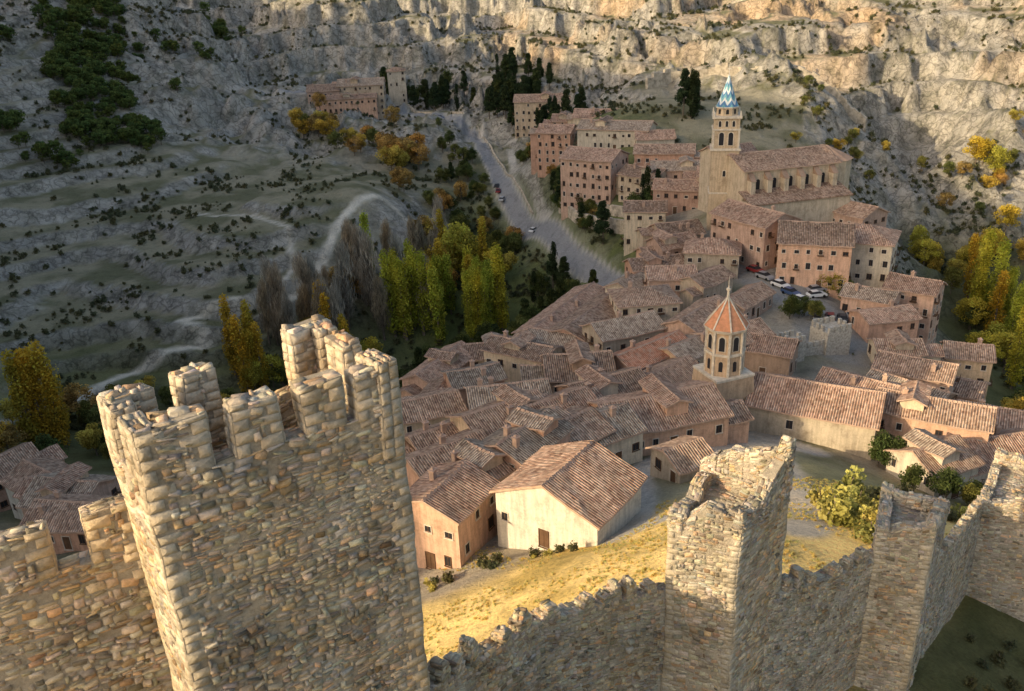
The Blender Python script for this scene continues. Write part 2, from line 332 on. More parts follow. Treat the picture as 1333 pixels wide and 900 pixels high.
# ------------------------------------------------------------------ stonework
SQ=np.array([(-1,-.9),(-.93,-1),(.93,-1),(1,-.9),(1,.9),(.93,1),(-.93,1),(-1,.9)])
SG=np.array([(-1,-1),(-1,-1),(1,-1),(1,-1),(1,1),(1,1),(-1,1),(-1,1)],float)
AX=np.array([1,0,0,1,1,0,0,1])
class Masonry:
    def __init__(s): s.V=[];s.F=[];s.C=[];s.mi=[];s.n=0
    def raw(s,V,F,C,mi):
        s.V.append(V);s.F.append(F+s.n);s.C.append(C);s.mi.append(np.full(len(F),mi));s.n+=len(V)
    def core(s,pts,zb,zt):
        n=len(pts);P=np.array([(p[0],p[1]) for p in pts]);Q=P.copy()
        for i in range(n):
            for j in ((i+1)%n,(i-1)%n):
                d=P[j]-P[i];l=np.linalg.norm(d);Q[i]+=d/l*min(.12,l*.3)
        V=np.array([(p[0],p[1],z) for p,z in zip(Q,zb)]+[(p[0],p[1],z-.12) for p,z in zip(Q,zt)])
        F=[(i,(i+1)%n,n+(i+1)%n,n+i) for i in range(n)]+[(4,5,6,7),(3,2,1,0)]
        s.raw(V,np.array(F),np.full((len(V),3),.4),1)
    def quad(s,A,B,C,D,sw=.36,sh=.19,quoin=(0,0),pr=(.0,.035),tone=(.40,.36,.30)):
        A,B,C,D=[np.array(k,float) for k in (A,B,C,D)]
        W=(np.linalg.norm(B-A)+np.linalg.norm(C-D))/2;Hh=(np.linalg.norm(D-A)+np.linalg.norm(C-B))/2
        if W<.12 or Hh<.08: return
        Nn=np.cross(B-A,D-A);Nn/=(np.linalg.norm(Nn)+1e-9)
        gu=max(1,int(W/.3));gv=max(1,int(Hh/.3))
        uu,vv=np.meshgrid(np.linspace(0,1,gu+1),np.linspace(0,1,gv+1));uu=uu.ravel()[:,None];vv=vv.ravel()[:,None]
        Vm=A*(1-uu)*(1-vv)+B*uu*(1-vv)+C*uu*vv+D*(1-uu)*vv
        im=np.arange((gu+1)*(gv+1)).reshape(gv+1,gu+1)
        Fm=np.stack([im[:-1,:-1],im[:-1,1:],im[1:,1:],im[1:,:-1]],-1).reshape(-1,4)
        s.raw(Vm,Fm,np.full((len(Vm),3),.4),1)
        cells=[]
        for side in (0,1):
            if quoin[side]:
                z=0;k=side
                while z<Hh-.1:
                    h=min(rng.uniform(.24,.36),Hh-z);w=(.6 if k%2 else .34)*rng.uniform(.8,1.15);w=min(w,W/2)
                    cells.append(((w/2 if side==0 else W-w/2),z+h/2,w,h,1));z+=h;k+=1
        a=.40 if quoin[0] else 0;b_=W-(.40 if quoin[1] else 0)
        z=0
        while z<Hh-.05:
            h=sh*rng.uniform(.5,1.6);h=min(h,Hh-z)
            x=a
            while x<b_-.05:
                w=min(sw*rng.uniform(.35,1.7),b_-x)
                if b_-x-w<.1: w=b_-x
                if rng.random()>.10:
                    if rng.random()<.35 and h>.12:
                        t=rng.uniform(.35,.65);cells.append((x+w/2,z+h*t/2,w,h*t,0));cells.append((x+w/2,z+h*(1+t)/2,w,h*(1-t),0))
                    else: cells.append((x+w/2,z+h/2,w,h,0))
                x+=w
            z+=h
        if not cells: return
        c=np.array(cells);n=len(c)
        q=c[:,4]>0
        ring=np.repeat(SG[None],n,0);cut=rng.uniform(.03,.46,(n,8))
        for k in range(8): ring[:,k,AX[k]]*=1-cut[:,k]
        ring=np.where(q[:,None,None],SQ[None],ring)+rng.uniform(-.15,.15,(n,8,2))*np.where(q,.25,1)[:,None,None]
        half=np.stack([np.maximum(c[:,2]/2-.012,.02),np.maximum(c[:,3]/2-.012,.02)],1)
        cen=c[:,:2]+rng.uniform(-.018,.018,(n,2))
        edge=np.clip(np.minimum(c[:,1],Hh-c[:,1])/.4,0,1)*~q
        cen[:,1]+=edge*((vn(c[:,0]*.8+A[0],c[:,1]*1.1+A[1],77)-.5)*.24+(vn(c[:,0]*2.3,c[:,1]*2.3+A[1],78)-.5)*.16)
        th=rng.normal(0,.13,n)*~q;ct,st_=np.cos(th),np.sin(th)
        r=ring*half[:,None];r=np.stack([r[...,0]*ct[:,None]-r[...,1]*st_[:,None],r[...,0]*st_[:,None]+r[...,1]*ct[:,None]],-1)
        r0=cen[:,None]+r;fs=np.where(q,.95,rng.uniform(.84,.97,n))[:,None,None]
        r1=cen[:,None]+r*fs+rng.uniform(-.008,.008,(n,8,2))
        rough=.5+1.3*sst(.45,.65,vn(c[:,0]*.5+A[0],c[:,1]*.5+A[1],79))
        d=(rng.uniform(pr[0],pr[1],n)+(rng.random(n)<.07)*.03)*rough;d[q]=.02
        tilt=rng.uniform(-.8,.8,(n,2))*(~q)[:,None]
        def mp(st,dep):
            s_=np.clip(st[...,0]/W,-.01,1.01)[...,None];t_=np.clip(st[...,1]/Hh,-.01,1.01)[...,None]
            return A*(1-s_)*(1-t_)+B*s_*(1-t_)+C*s_*t_+D*(1-s_)*t_+Nn*dep[...,None]
        P0=mp(r0,np.full((n,8),-.02));dd=.008+d[:,None]*(1+(ring*tilt[:,None]).sum(-1)*.7)+rng.uniform(-.006,.006,(n,8))
        P1=mp(r1,dd);PC=mp(cen,d+.010)[:,None]
        Vv=np.concatenate([P0,P1,PC],1).reshape(-1,3)
        f=[(i,(i+1)%8,8+(i+1)%8,8+i) for i in range(8)]+[(16,8+i,8+(i+1)%8,8+(i+2)%8) for i in (0,2,4,6)]
        Fq=(np.arange(n)[:,None,None]*17+np.array(f)[None]).reshape(-1,4)
        t=np.array(tone);cc=t[None]*rng.uniform(.62,1.26,(n,1))*(1+rng.uniform(-.06,.06,(n,3)))
        dk=rng.random(n)<.10;cc[dk]*=.58
        br=rng.random(n)<.16;cc[br]=cc[br]*np.array([1.12,.92,.74])
        gy_=rng.random(n)<.14;cc[gy_]=cc[gy_]*np.array([.9,.95,1.06])
        cc[q]=t*rng.uniform(.85,1.2,(q.sum(),1))
        s.raw(Vv,Fq,np.repeat(np.clip(cc,0,.75),17,0),0)
    def prism(s,pts,zb,zt,quoin=False,sides=None,top=True,zs=None,**k):
        if not hasattr(zb,'__len__'): zb=[zb]*4
        if not hasattr(zt,'__len__'): zt=[zt]*4
        s.core(pts,zb,zt)
        zq=[max(z,zs) if zs else z for z in zb]
        for i in range(4):
            if sides is not None and i not in sides: continue
            j=(i+1)%4;a,b_=pts[i],pts[j]
            s.quad((a[0],a[1],zq[i]),(b_[0],b_[1],zq[j]),(b_[0],b_[1],zt[j]),(a[0],a[1],zt[i]),quoin=(quoin,quoin),**k)
        if top: s.quad(*[(pts[i][0],pts[i][1],zt[i]) for i in range(4)],**{**k,'pr':(.0,.04),'sh':.22})
    def strip(s,a,b_,th,zb,zta,ztb,side=1,**k):
        a=np.array(a,float);b_=np.array(b_,float);d=(b_-a)/np.linalg.norm(b_-a);nn=np.array([-d[1],d[0]])*th*side
        pts=[a,b_,b_+nn,a+nn] if side>0 else [a+nn,b_+nn,b_,a]
        zt=[zta,ztb,ztb,zta]
        if not hasattr(zb,'__len__'): zb=[zb,zb]
        s.prism(pts,[zb[0],zb[1],zb[1],zb[0]],zt,**k)
    def crenels(s,a,b_,th,zb,zg,zt,spans,side=1,**k):
        a=np.array(a,float);b_=np.array(b_,float);L=np.linalg.norm(b_-a);d=(b_-a)/L
        s.strip(a,b_,th,zb,zg[0],zg[1],side,**k)
        for (s0,s1) in spans:
            s0=max(0,s0);s1=min(L,s1);j=rng.uniform(-.04,.04)
            za=zg[0]+(zg[1]-zg[0])*s0/L;zc=zg[0]+(zg[1]-zg[0])*s1/L
            m=(za+zc)/2
            s.strip(a+d*s0,a+d*s1,th,min(za,zc)-.05,m+zt+j+rng.uniform(-.06,.06),m+zt+j+rng.uniform(-.06,.06),side,**k)
    def ruin(s,a,b_,th,zb,prof,cw=.7,side=1,jag=.3,**k):
        a=np.array(a,float);b_=np.array(b_,float);L=np.linalg.norm(b_-a);d=(b_-a)/L;n=max(2,int(L/cw))
        zz=np.interp(np.linspace(0,1,n+1),np.linspace(0,1,len(prof)),prof)+rng.uniform(-jag,jag,n+1)
        zm=min(zz)-.4
        if zm>zb+.15: s.strip(a,b_,th,zb,zm,zm,side,**k)
        else: zm=zb
        for i in range(n):
            t0,t1=i/n,(i+1)/n
            s.strip(a+d*L*t0,a+d*L*t1,th*rng.uniform(.8,1.),zm-.05,max(zm+.1,zz[i]+rng.uniform(-.12,.12)),max(zm+.1,zz[i+1]+rng.uniform(-.12,.12)),side,**k)
    def obj(s,name,parent=None):
        V=np.concatenate(s.V)
        w=np.stack([vn(V[:,0]*.9+V[:,2]*.7,V[:,1]*.9+V[:,2]*.4,5),vn(V[:,0]*.9+9,V[:,1]*.9+V[:,2]*.8,6),vn(V[:,0]*.7,V[:,1]+V[:,2],7)],1)-.5
        V=V+w*.12
        me=qmesh(name,V,np.concatenate(s.F),[M_ST,M_MO],np.concatenate(s.C),np.concatenate(s.mi))
        return link(bpy.data.objects.new(name,me),parent)
m=Masonry()
C0=(-8.2,15.9);C1=(-2.9,19.1);C2=(-5.4,22.2);C3=(-9.6,17.6)
TN=(.47,.415,.33)
m.prism([C0,C1,C2,C3],67,88.8,quoin=True,zs=77,sw=.25,sh=.135,tone=TN)
kw=dict(sw=.30,sh=.16,tone=(.52,.45,.355),quoin=True)
m.crenels(C0,C1,.55,88.8,(90.1,90.1),1.3,[(0,1.55),(2.05,3.15),(3.7,4.75),(5.05,6.2)],1,**kw)
m.crenels(C1,C2,.55,88.8,(90.1,90.1),1.35,[(0.0,1.0),(1.7,2.6),(3.0,4.0)],1,**kw)
m.crenels(C2,C3,.55,88.8,(89.8,89.8),1.7,[(0,1.3),(3.6,4.5),(5.2,6.3)],1,**kw)
m.crenels(C3,C0,.5,88.8,(90.1,90.1),1.3,[(0,.8),(1.3,2.2)],1,**kw)
m.obj("castle_tower")
m=Masonry()
m.strip((-34,5.2),(-9.5,17.9),2.2,66,85.6,86.0,1,zs=77,sw=.27,sh=.145,tone=TN)
m.crenels((-34,5.2),(-9.5,17.9),.55,85.6,(86.7,87.1),1.3,[(27.6-1.3,27.6),(27.6-3.6,27.6-2.1),(27.6-6.0,27.6-4.5),(27.6-8.5,27.6-7),(27.6-11,27.6-9.5),(27.6-14,27.6-12.5),(27.6-17,27.6-15.5)],1,**kw)
m.obj("castle_wall")
def wallrun(pts,th=.8,drop=9,name="castle_wall",merl=(.75,.45),mh=.75):
    m=Masonry()
    for (x0,y0,z0),(x1,y1,z1) in zip(pts[:-1],pts[1:]):
        L=math.hypot(x1-x0,y1-y0)
        m.strip((x0,y0),(x1,y1),th,(z0-drop,z1-drop),z0,z1,1,sw=.3,sh=.17,tone=(.45,.40,.32))
        s=.1
        while s<L-.4:
            w=merl[0]*random.uniform(.7,1.25);a=np.array((x0,y0));d=np.array((x1-x0,y1-y0))/L
            zz=z0+(z1-z0)*(s+w/2)/L;hh=mh*random.uniform(.5,1.15)
            if random.random()>.1:
                q0=a+d*s;q1=a+d*min(s+w,L)
                m.strip(q0,q1,th*.75,zz-.25,zz+hh*random.uniform(.6,1),zz+hh*random.uniform(.6,1),1,sw=.26,sh=.17,tone=(.50,.44,.34))
                qm=(q0+q1)/2
                m.strip(qm-d*w*.28,qm+d*w*.28,th*.6,zz+hh*.6,zz+hh*1.3,zz+hh*1.2,1,sw=.26,sh=.17,tone=(.50,.44,.34))
            s+=w+merl[1]*random.uniform(.6,1.6)
    return m.obj(name)
wallrun([(-3.6,20.2,79.2),(-1.6,24.0,77.0),(.8,27.9,75.2),(4,30.8,73.5),(7.3,32.9,72.3)],drop=12)
wallrun([(12.2,33.4,71.3),(16,36.3,69.6),(20.6,39.6,68.2)],drop=12)
wallrun([(24.8,41.2,65.8),(28.5,45.2,64.4),(32.1,49.3,63.5),(34.6,52,63.1)],drop=11)
wallrun([(41.5,54,62),(50,58,60.5),(62,62,57.5)],drop=12)
def ruintower(A_,B_,C_,D_,zb,zf,prof):
    m=Masonry();k=dict(sw=.31,sh=.175,tone=(.47,.415,.33))
    m.prism([A_,B_,C_,D_],zb,zf,quoin=True,**k)
    for (a,b_),p in zip(((A_,B_),(B_,C_),(C_,D_),(D_,A_)),prof): m.ruin(a,b_,.7,zf,p,jag=.24,**k)
    m.obj("castle_tower")
ruintower((6.9,32.6),(9.9,31.3),(13.0,34.1),(9.6,36.8),58,76.3,[(76.8,77.4,77.4),(77.4,77.6,78.4,79.6),(79.6,78.8,77.4),(77.0,77.0,77.0)])
ruintower((20.2,39.4),(23.0,38.4),(25.4,41.6),(22.2,43.4),56,70.0,[(70.5,70.9,71.2),(71.1,71.5,70.9),(70.8,70.9),(70.7,70.5)])
ruintower((33.6,51.6),(38,49.8),(42.2,54.0),(38,57.4),50,63.0,[(63.6,63.8,64.3),(64.2,64.8,64.4),(64,64.3),(63.6,63.5)])
# ------------------------------------------------------------------ houses
def house(x,y,z,ang,L,W,H,wall='pink',roof=0,hip=False,st=None,name="stone_house",win=.8,timber=False,slope=.42,chim=None,deep=7,parent=None,annex=0):
    e=empty(name,(x,y,z),rad(ang));hw=W/2;ea=H-hw*slope
    if parent: e.parent=parent
    R_=Matrix.Rotation(rad(ang),3,'Z')
    mb=MB();hl=L/2
    if hip: mb.box(-hl,hl,-hw,hw,-deep,ea,0)
    else:
        vs=[(-hl,-hw,-deep),(hl,-hw,-deep),(hl,hw,-deep),(-hl,hw,-deep),(-hl,-hw,ea),(hl,-hw,ea),(hl,hw,ea),(-hl,hw,ea),(-hl,0,H),(hl,0,H)]
        mb.add(vs,[(0,1,5,4),(1,2,6,9,5),(2,3,7,6),(3,0,4,8,7),(0,3,2,1)],0)
    mb.obj("walls",[PL[wall]],e)
    mb=MB();o=.5;nx_=max(4,int((L+2*o)/.8));ny_=2*max(3,int((hw+o)/.8))
    X=np.linspace(-hl-o,hl+o,nx_+1);Y=np.linspace(-hw-o,hw+o,ny_+1)
    GX,GY=np.meshgrid(X,Y)
    mm=np.maximum(np.abs(GY),np.abs(GX)-(hl-hw)) if hip else np.abs(GY)
    sd=random.randint(0,999)
    Z=H+.2-slope*mm+(fbm(GX/2.2+sd,GY/2.2,sd,2)-.5)*.4-.14*np.cos(GX/max(hl,1)*1.5)
    vs=[];uv=[]
    for a,b_,c in zip(GX.ravel(),GY.ravel(),Z.ravel()): vs.append((a,b_,c));uv.append((a+sd,abs(b_)*1.08) )
    fs=[]
    w_=nx_+1
    for j in range(ny_):
        for i in range(nx_): fs.append((j*w_+i,j*w_+i+1,(j+1)*w_+i+1,(j+1)*w_+i))
    if hip:
        f1=[];f2=[]
        for f in fs:
            cx=sum(vs[k][0] for k in f)/4;cy=sum(vs[k][1] for k in f)/4
            (f2 if abs(cx)-(hl-hw)>abs(cy) else f1).append(f)
        mb.add(vs,f1,0,uv);mb.add(vs,f2,0,[(v[1]+sd,abs(v[0])*1.08) for v in vs])
    else: mb.add(vs,fs,0,uv)
    vb=[(a,b_,c-.26) for a,b_,c in vs];mb.add(vb,[f[::-1] for f in fs],1)
    ring=[i for i in range(w_)]+[j*w_+nx_ for j in range(1,ny_+1)]+[ny_*w_+i for i in range(nx_-1,-1,-1)]+[j*w_ for j in range(ny_-1,0,-1)]
    rv=[vs[k] for k in ring]+[vb[k] for k in ring];n=len(ring)
    mb.add(rv,[(i,n+i,n+(i+1)%n,(i+1)%n) for i in range(n)],1)
    if not hip:
        for i in range(int(L/.6)):
            xx=-hl-o+.1+i*.6*(L+2*o)/(L+.01);zz=H+.2-.14*math.cos(xx/max(hl,1)*1.5)
            mb.add([(xx,-.22,zz-.12),(xx+.56,-.2,zz-.12),(xx+.56,0,zz+.14),(xx,0,zz+.18),(xx+.56,.2,zz-.12),(xx,.22,zz-.12)],[(0,1,2,3),(3,2,4,5),(0,3,5),(1,4,2)],1)
    mb.obj("roof",[RF[roof],M_BR],e)
    if annex:
        sx_=random.choice([-1,1]);sy_=random.choice([-1,1])
        al=random.uniform(3.5,5);aw=W*random.uniform(.45,.7)
        house(sx_*(hl+al/2-1.0),sy_*(W-aw)/2*.7,0,0,al,aw,max(3,H-random.uniform(1.2,2.8)),wall,random.choice([0,1,3]),name="annex",win=0,chim=0,deep=deep,parent=e)
        if random.random()<.5:
            # raised attic room crossing the roof
            house(random.uniform(-.25,.25)*L,0,0,90,W*.72,3.2,H+.75,random.choice([wall,'cream','tan']),random.choice([0,1,3]),name="attic_room",win=0,chim=0,deep=-(ea-.5),parent=e,slope=.38)
    mw=MB();mats=[M_GL,M_FR,M_WD,M_TIM]
    if win>0:
     for (nx2,ny2,half,LL) in ((0,-1,hw,L),(1,0,hl,W),(0,1,hw,L),(-1,0,hl,W)):
        T=Matrix.Rotation(math.atan2(nx2,-ny2),4,'Z')
        wc=R_@Vector((nx2*(half+1),ny2*(half+1),0));g=G(x+wc.x,y+wc.y)-z
        g=max(g,-deep+1)
        hh=ea-g
        if hh<2.2: continue
        ns=st or max(1,int(hh/2.7));sh_=hh/ns
        nw=max(1,int(LL/2.4))
        for s_ in range(ns):
            for k in range(nw):
                if random.random()>win: continue
                xx=(k+.5-nw/2)*LL/nw+random.uniform(-.3,.3);w=random.choice([.7,.8,.95]);hgt=random.choice([1.0,1.2,1.4])*(1 if s_<ns-1 or ns==1 else .75)
                zz=g+s_*sh_+sh_*.33
                dr=s_==0 and k==nw//2
                if dr: zz=g+.05;hgt=2.1;w=1.1
                Mx=T@Matrix.Translation((xx,-half,zz))
                mw.box(-w/2,w/2,-.02,.05,0,hgt,2 if dr else 0,Mx)
                q=.09;fm=1 if random.random()<.6 else 2
                mw.box(-w/2-q,-w/2,-.09,.05,-q,hgt+q,fm,Mx);mw.box(w/2,w/2+q,-.09,.05,-q,hgt+q,fm,Mx)
                mw.box(-w/2,w/2,-.09,.05,hgt,hgt+q,fm,Mx);mw.box(-w/2-.15,w/2+.15,-.16,-.095,-q-.04,-.01,fm,Mx)
                mw.box(-.03,.03,-.05,-.021,0,hgt,2,Mx)
                if random.random()<.18 and s_>0:
                    mw.box(-w/2-.3,w/2+.3,-.8,-.17,-.25,-.1,2,Mx)
                    for t in range(6): mw.box(-w/2-.3+t*(w+.6)/5-.02,-w/2-.3+t*(w+.6)/5+.02,-.79,-.75,-.1,.75,2,Mx)
                    mw.box(-w/2-.3,w/2+.3,-.8,-.74,.75,.8,2,Mx)
        if timber:
            for s_ in range(1,ns+1):
                Mx=T@Matrix.Translation((0,-half,g+s_*sh_-.15));mw.box(-LL/2,LL/2,-.12,.04,-.12,.12,3,Mx)
            for k in range(int(LL/1.4)+1):
                xx=-LL/2+.1+k*(LL-.2)/int(LL/1.4);Mx=T@Matrix.Translation((xx,-half,0));mw.box(-.08,.08,-.11,.03,g+sh_,ea,3,Mx)
    if mw.v: mw.obj("windows",mats,e)
    mc=MB()
    for k in range(random.choice([0,1,1,2]) if chim is None else chim):
        cx=random.uniform(-hl*.7,hl*.7);cy=random.choice([-1,1])*random.uniform(.15,.6)*hw;zb=H-abs(cy)*slope
        mc.box(cx-.35,cx+.35,cy-.3,cy+.3,zb-.6,zb+1.2,0);mc.box(cx-.45,cx+.45,cy-.4,cy+.4,zb+1.203,zb+1.32,0)
        mc.box(cx-.25,cx+.25,cy-.2,cy+.2,zb+1.323,zb+1.6,0,None,.4)
    if mc.v: mc.obj("chimney",[M_BR],e)
    return e
HS="""5.5,78,42,55,10,12.5,10,white,1,0
-8,79.5,41,60,8,8,8,pink,1,0
-5,85,40,29,5,5,4.5,pink,0,0
-9,95,37,37,11,7,8,rose,0,0
-3,88,40,43,12,6.5,8,tan,0,0
1,91,40,52,10,7,9,rose,3,0
6,96,39,36,10,8,9,cream,0,0
-11,104,35,32,8,7,8,brown,0,0
-2,106,36,34,12,8,9,tan,0,0
6,107,36,31,10,8,9,pink,1,0
-1,118,33,9,12,8,9,cream,3,0
-14,148,24,62,16,7,10,pink,1,0
-5,155,25,10,9,7,9,tan,0,0
2,145,29,-32,13,7,9,cream,0,0
-7,134,29,20,9,7,8,rose,3,0
12,173,25,60,30,9,9,pink,1,0
16,158,29,58,22,8,8.5,rose,0,0
11,131,31,3,11,10,10,brown,0,0
21,147,31,23,13,8,9,tan,3,0
24,136,32,38,15,7,8,rose,2,0
27,160,31,5,12,10,11,cream,0,1
35,174,32,-2,10,8,9,pink,1,0
14,117,34,24,12,9,9,rose,0,0
25,126,33,39,12,8,7.5,tan,0,0
20,106,38,16,17,11,8,pink,1,0
10,98,39,30,11,8,8,cream,3,0
36,150,33,50,15,7,7,pink,0,0
31,137,32,40,10,7,7,tan,3,0
62,110,33,-30,15,8,7,pink,0,0
56,119,33,-40,14,8,7,rose,1,0
64,122,30,-50,12,8,8,brown,3,0
57,99,32,24,8,8,7,cream,0,0
68,104,30,8,13,9,8,pink,1,0
72,144,28,-6,8,7,7,cream,0,0
75,157,29,11,11,7,8,rose,1,0
76,166,30,-40,10,7,7,pink,3,0
58,192,38,-60,17,11,11,pink,1,0
68,180,35,-18,15,13,13,pink,0,0
81,184,33,-30,13,12,13,cream,1,1
43,208,32,12,11,9,9,tan,0,0
47,186,35,-16,12,9,9,tan,1,1
48,161,34,46,12,6,5.5,pink,0,0
28,262,38,-32,17,13,13,pink,1,0
38,286,45,-24,24,11,10,cream,3,0
19,300,44,-20,12,10,8,rose,1,0
16,375,44,-8,20,10,9,tan,0,0
34,313,47,-15,15,10,8,cream,1,0
42,251,38,-40,13,9,8,tan,0,0
50,264,42,-12,18,9,8,rose,0,0
49,277,45,-4,12,8,8,cream,1,0
52,251,41,-8,16,8,8,pink,3,0
49,236,38,-20,13,8,8,rose,1,0
-86,428,48,6,15,12,8,pink,0,0
-68,431,48,2,22,12,10,tan,3,0
-73,421,47,4,26,7,5,pink,1,0
-87,125,22,50,9,8,7,rose,0,0
-76,117,24,-34,9,8,7,white,0,0
-68,110,25,-12,10,9,8,pink,3,0
-62,101,27,-8,12,8,7.5,rose,0,0
42,171,34,39,10,7,7,tan,0,0
40,141,33,25,12,8,7,pink,0,0
46,138,33,-30,9,7,6,brown,1,0
20,88,44,25,5,6,4,tan,0,0
70,132,28,-35,12,8,8,pink,0,0
77,120,26,-30,9,7,7,cream,1,0
78,134,25,-40,10,7,7,rose,0,0
84,108,25,10,12,8,8,pink,3,0
76,96,28,15,12,8,8,tan,1,0
-14,120,31,20,10,8,8,tan,0,0
-13,132,27,70,10,7,8,rose,0,0
8,150,29,-25,9,7,8,tan,3,0
38,226,34,-10,11,8,8,cream,0,0
40,197,33,20,10,8,8,pink,1,0
34,188,31,10,12,7,8,rose,0,0
28,181,29,50,12,7,8,cream,3,0
60,236,40,-15,11,8,9,tan,1,0
44,303,46,-10,12,8,7,rose,0,0
26,322,46,-15,14,9,7,pink,1,0
87,170,30,-40,10,8,7,pink,1,0
88,148,24,-20,8,7,7,tan,0,0"""
for L_ in HS.split("\n"):
    q=L_.split(",");v=[float(k) for k in q[:7]]
    wh=q[7]=='white' and v[0]==5.5
    nm="white_plaster_house" if wh else ("palace" if v[6]>=13 else "plaster_house")
    hj=0 if wh or v[6]>=11 else random.uniform(-.7,.9)
    house(*v[:3],v[3],v[4],v[5],v[6]+hj,q[7],int(q[8]),hip=q[9]=='1',name=nm,timber=(q[7]=='brown'),win=.2 if wh else .85,deep=9,annex=(not wh and q[9]=='0' and v[6]<11 and random.random()<.5),slope=.42 if wh else random.uniform(.36,.48))
# ------------------------------------------------------------------ churches
def grid_arches(mb,T,half,zs,n,w,h,mat=1,sp=None,d=.03):
    sp=sp or w*1.6
    for k in range(n):
        M=T@Matrix.Translation(((k-(n-1)/2)*sp,-half,zs));mb.arch(M,w+.35,h+.25,d,2);mb.arch(M@Matrix.Translation((0,0,.1)),w,h-.1,d+.03,mat)
M_TR=simple("pale_stone_trim",(.62,.55,.45));M_ASH=PL['stone']
e=empty("cathedral_bell_tower",(56,215,40.5),rad(-12));e.scale=(.87,.87,.87);mb=MB()
mb.box(-4.1,4.1,-4.1,4.1,-8,8,0);mb.box(-3.9,3.9,-3.9,3.9,8,20.5,0);mb.box(-4.2,4.2,-4.2,4.2,8,8.4,2);mb.box(-4.3,4.3,-4.3,4.3,20.5,21.1,2)
mb.box(-3.6,3.6,-3.6,3.6,21.1,29.5,0);mb.box(-4.0,4.0,-4.0,4.0,26.2,26.6,2);mb.box(-4.1,4.1,-4.1,4.1,29.5,30.1,2)
for sx in(-1,1):
    for sy in(-1,1): mb.box(sx*3.7-.3,sx*3.7+.3,sy*3.7-.3,sy*3.7+.3,30.1,31.6,2,None,.3);mb.box(sx*3.55-.25,sx*3.55+.25,sy*3.55-.25,sy*3.55+.25,21.1,26.2,2)
for k in range(4):
    T=Matrix.Rotation(k*math.pi/2,4,'Z');grid_arches(mb,T,3.6,21.9,2,1.3,3.7,sp=2.6);grid_arches(mb,T,3.6,27.1,3,.7,1.7,sp=1.9);grid_arches(mb,T,3.9,13,1,.8,1.8);grid_arches(mb,T,4.1,3,1,.7,1.5)  # belfry arches are dark panels standing in for shade inside the openings
mb.cone(3.3,3.1,30.1,32.2,8,0,rot=math.pi/8);mb.cone(3.5,3.5,32.2,32.5,8,2,rot=math.pi/8)
for k in range(8):
    T=Matrix.Rotation(k*math.pi/4,4,'Z');mb.arch(T@Matrix.Translation((0,-2.95,30.5)),.8,1.4,.06,1)
mb.obj("shaft",[M_ASH,M_GL,M_TR],e)
M_SP,nt,b=newmat("blue_white_glazed_tiles");uv=nt.nodes.new("ShaderNodeUVMap").outputs[0];sx=nt.nodes.new("ShaderNodeSeparateXYZ");nt.links.new(uv,sx.inputs[0])
zz=math_(nt,'PINGPONG',math_(nt,'MULTIPLY',sx.outputs[0],1.0),1.)
t=math_(nt,'FRACT',math_(nt,'ADD',math_(nt,'MULTIPLY',sx.outputs[1],.36),math_(nt,'MULTIPLY',zz,.5)))
nt.links.new(ramp(nt,t,[(0,(.09,.20,.36)),(.34,(.09,.20,.36)),(.36,(.62,.66,.66)),(.66,(.62,.66,.66)),(.68,(.16,.36,.42)),(1,(.16,.36,.42))]),b.inputs["Base Color"]);b.inputs["Roughness"].default_value=.35
mb=MB();n=8;prof=[(3.35,32.5),(2.5,34.2),(1.7,36.3),(.9,38.6),(.28,40.6)]
for (r0,z0),(r1,z1) in zip(prof[:-1],prof[1:]):
    for i in range(n):
        a0=2*math.pi*i/n+math.pi/8;a1=a0+2*math.pi/n
        mb.add([(r0*math.cos(a0),r0*math.sin(a0),z0),(r0*math.cos(a1),r0*math.sin(a1),z0),(r1*math.cos(a1),r1*math.sin(a1),z1),(r1*math.cos(a0),r1*math.sin(a0),z1)],[(0,1,2,3)],0,[(i*2,z0),(i*2+2,z0),(i*2+2,z1),(i*2,z1)])
mb.obj("spire",[M_SP],e)
mb=MB();mb.cone(.3,.3,40.6,41,8);mb.cone(.06,.04,41,43.5,6);mb.box(-.5,.5,-.05,.05,42.5,42.65);mb.obj("finial",[M_SILV],e)
e=house(69,214,42,14,26,15,15.5,'stone',0,hip=False,name="cathedral",win=0,chim=0,slope=.36,deep=8)
mb=MB()
for k in range(6):
    x0=-11.5+k*4.5
    mb.box(x0-.6,x0+.6,-9.5,-7.5,-8,10.5,0);mb.add([(x0-.7,-9.7,10.5),(x0+.7,-9.7,10.5),(x0+.7,-7.45,12.3),(x0-.7,-7.45,12.3),(x0-.7,-7.45,10.5),(x0+.7,-7.45,10.5)],[(0,1,2,3),(0,3,4),(1,5,2),(0,4,5,1)],1)
    if k<5: mb.arch(Matrix.Translation((x0+2.25,-7.5,7.5)),1.1,3,.05,2)
mb.box(-14,13,-13.6,-9.52,-8,6,0)
vs=[(-14.4,-14,6),(13.4,-14,6),(13.4,-7.52,8),(-14.4,-7.52,8)];mb.add(vs+[(a,b_,c-.3) for a,b_,c in vs],[(0,1,2,3),(0,4,5,1),(1,5,6,2),(3,7,4,0)],1,[(v[0],v[1]) for v in vs]*2)
mb.obj("buttresses",[PL['stone'],RF[0],M_GL],e)
mb=MB();mb.cone(6.5,6.5,-8,12.5,10,0,c=(14,0));mb.cone(7,.4,12.5,15.6,10,1,c=(14,0));mb.obj("apse",[PL['stone'],RF[1]],e)
house(60,226,43,14,12,9,14,'stone',1,name="cathedral_chapel",win=.1,chim=0)
house(86,203,38,-60,12,9,8,'pink',0,name="plaster_house")
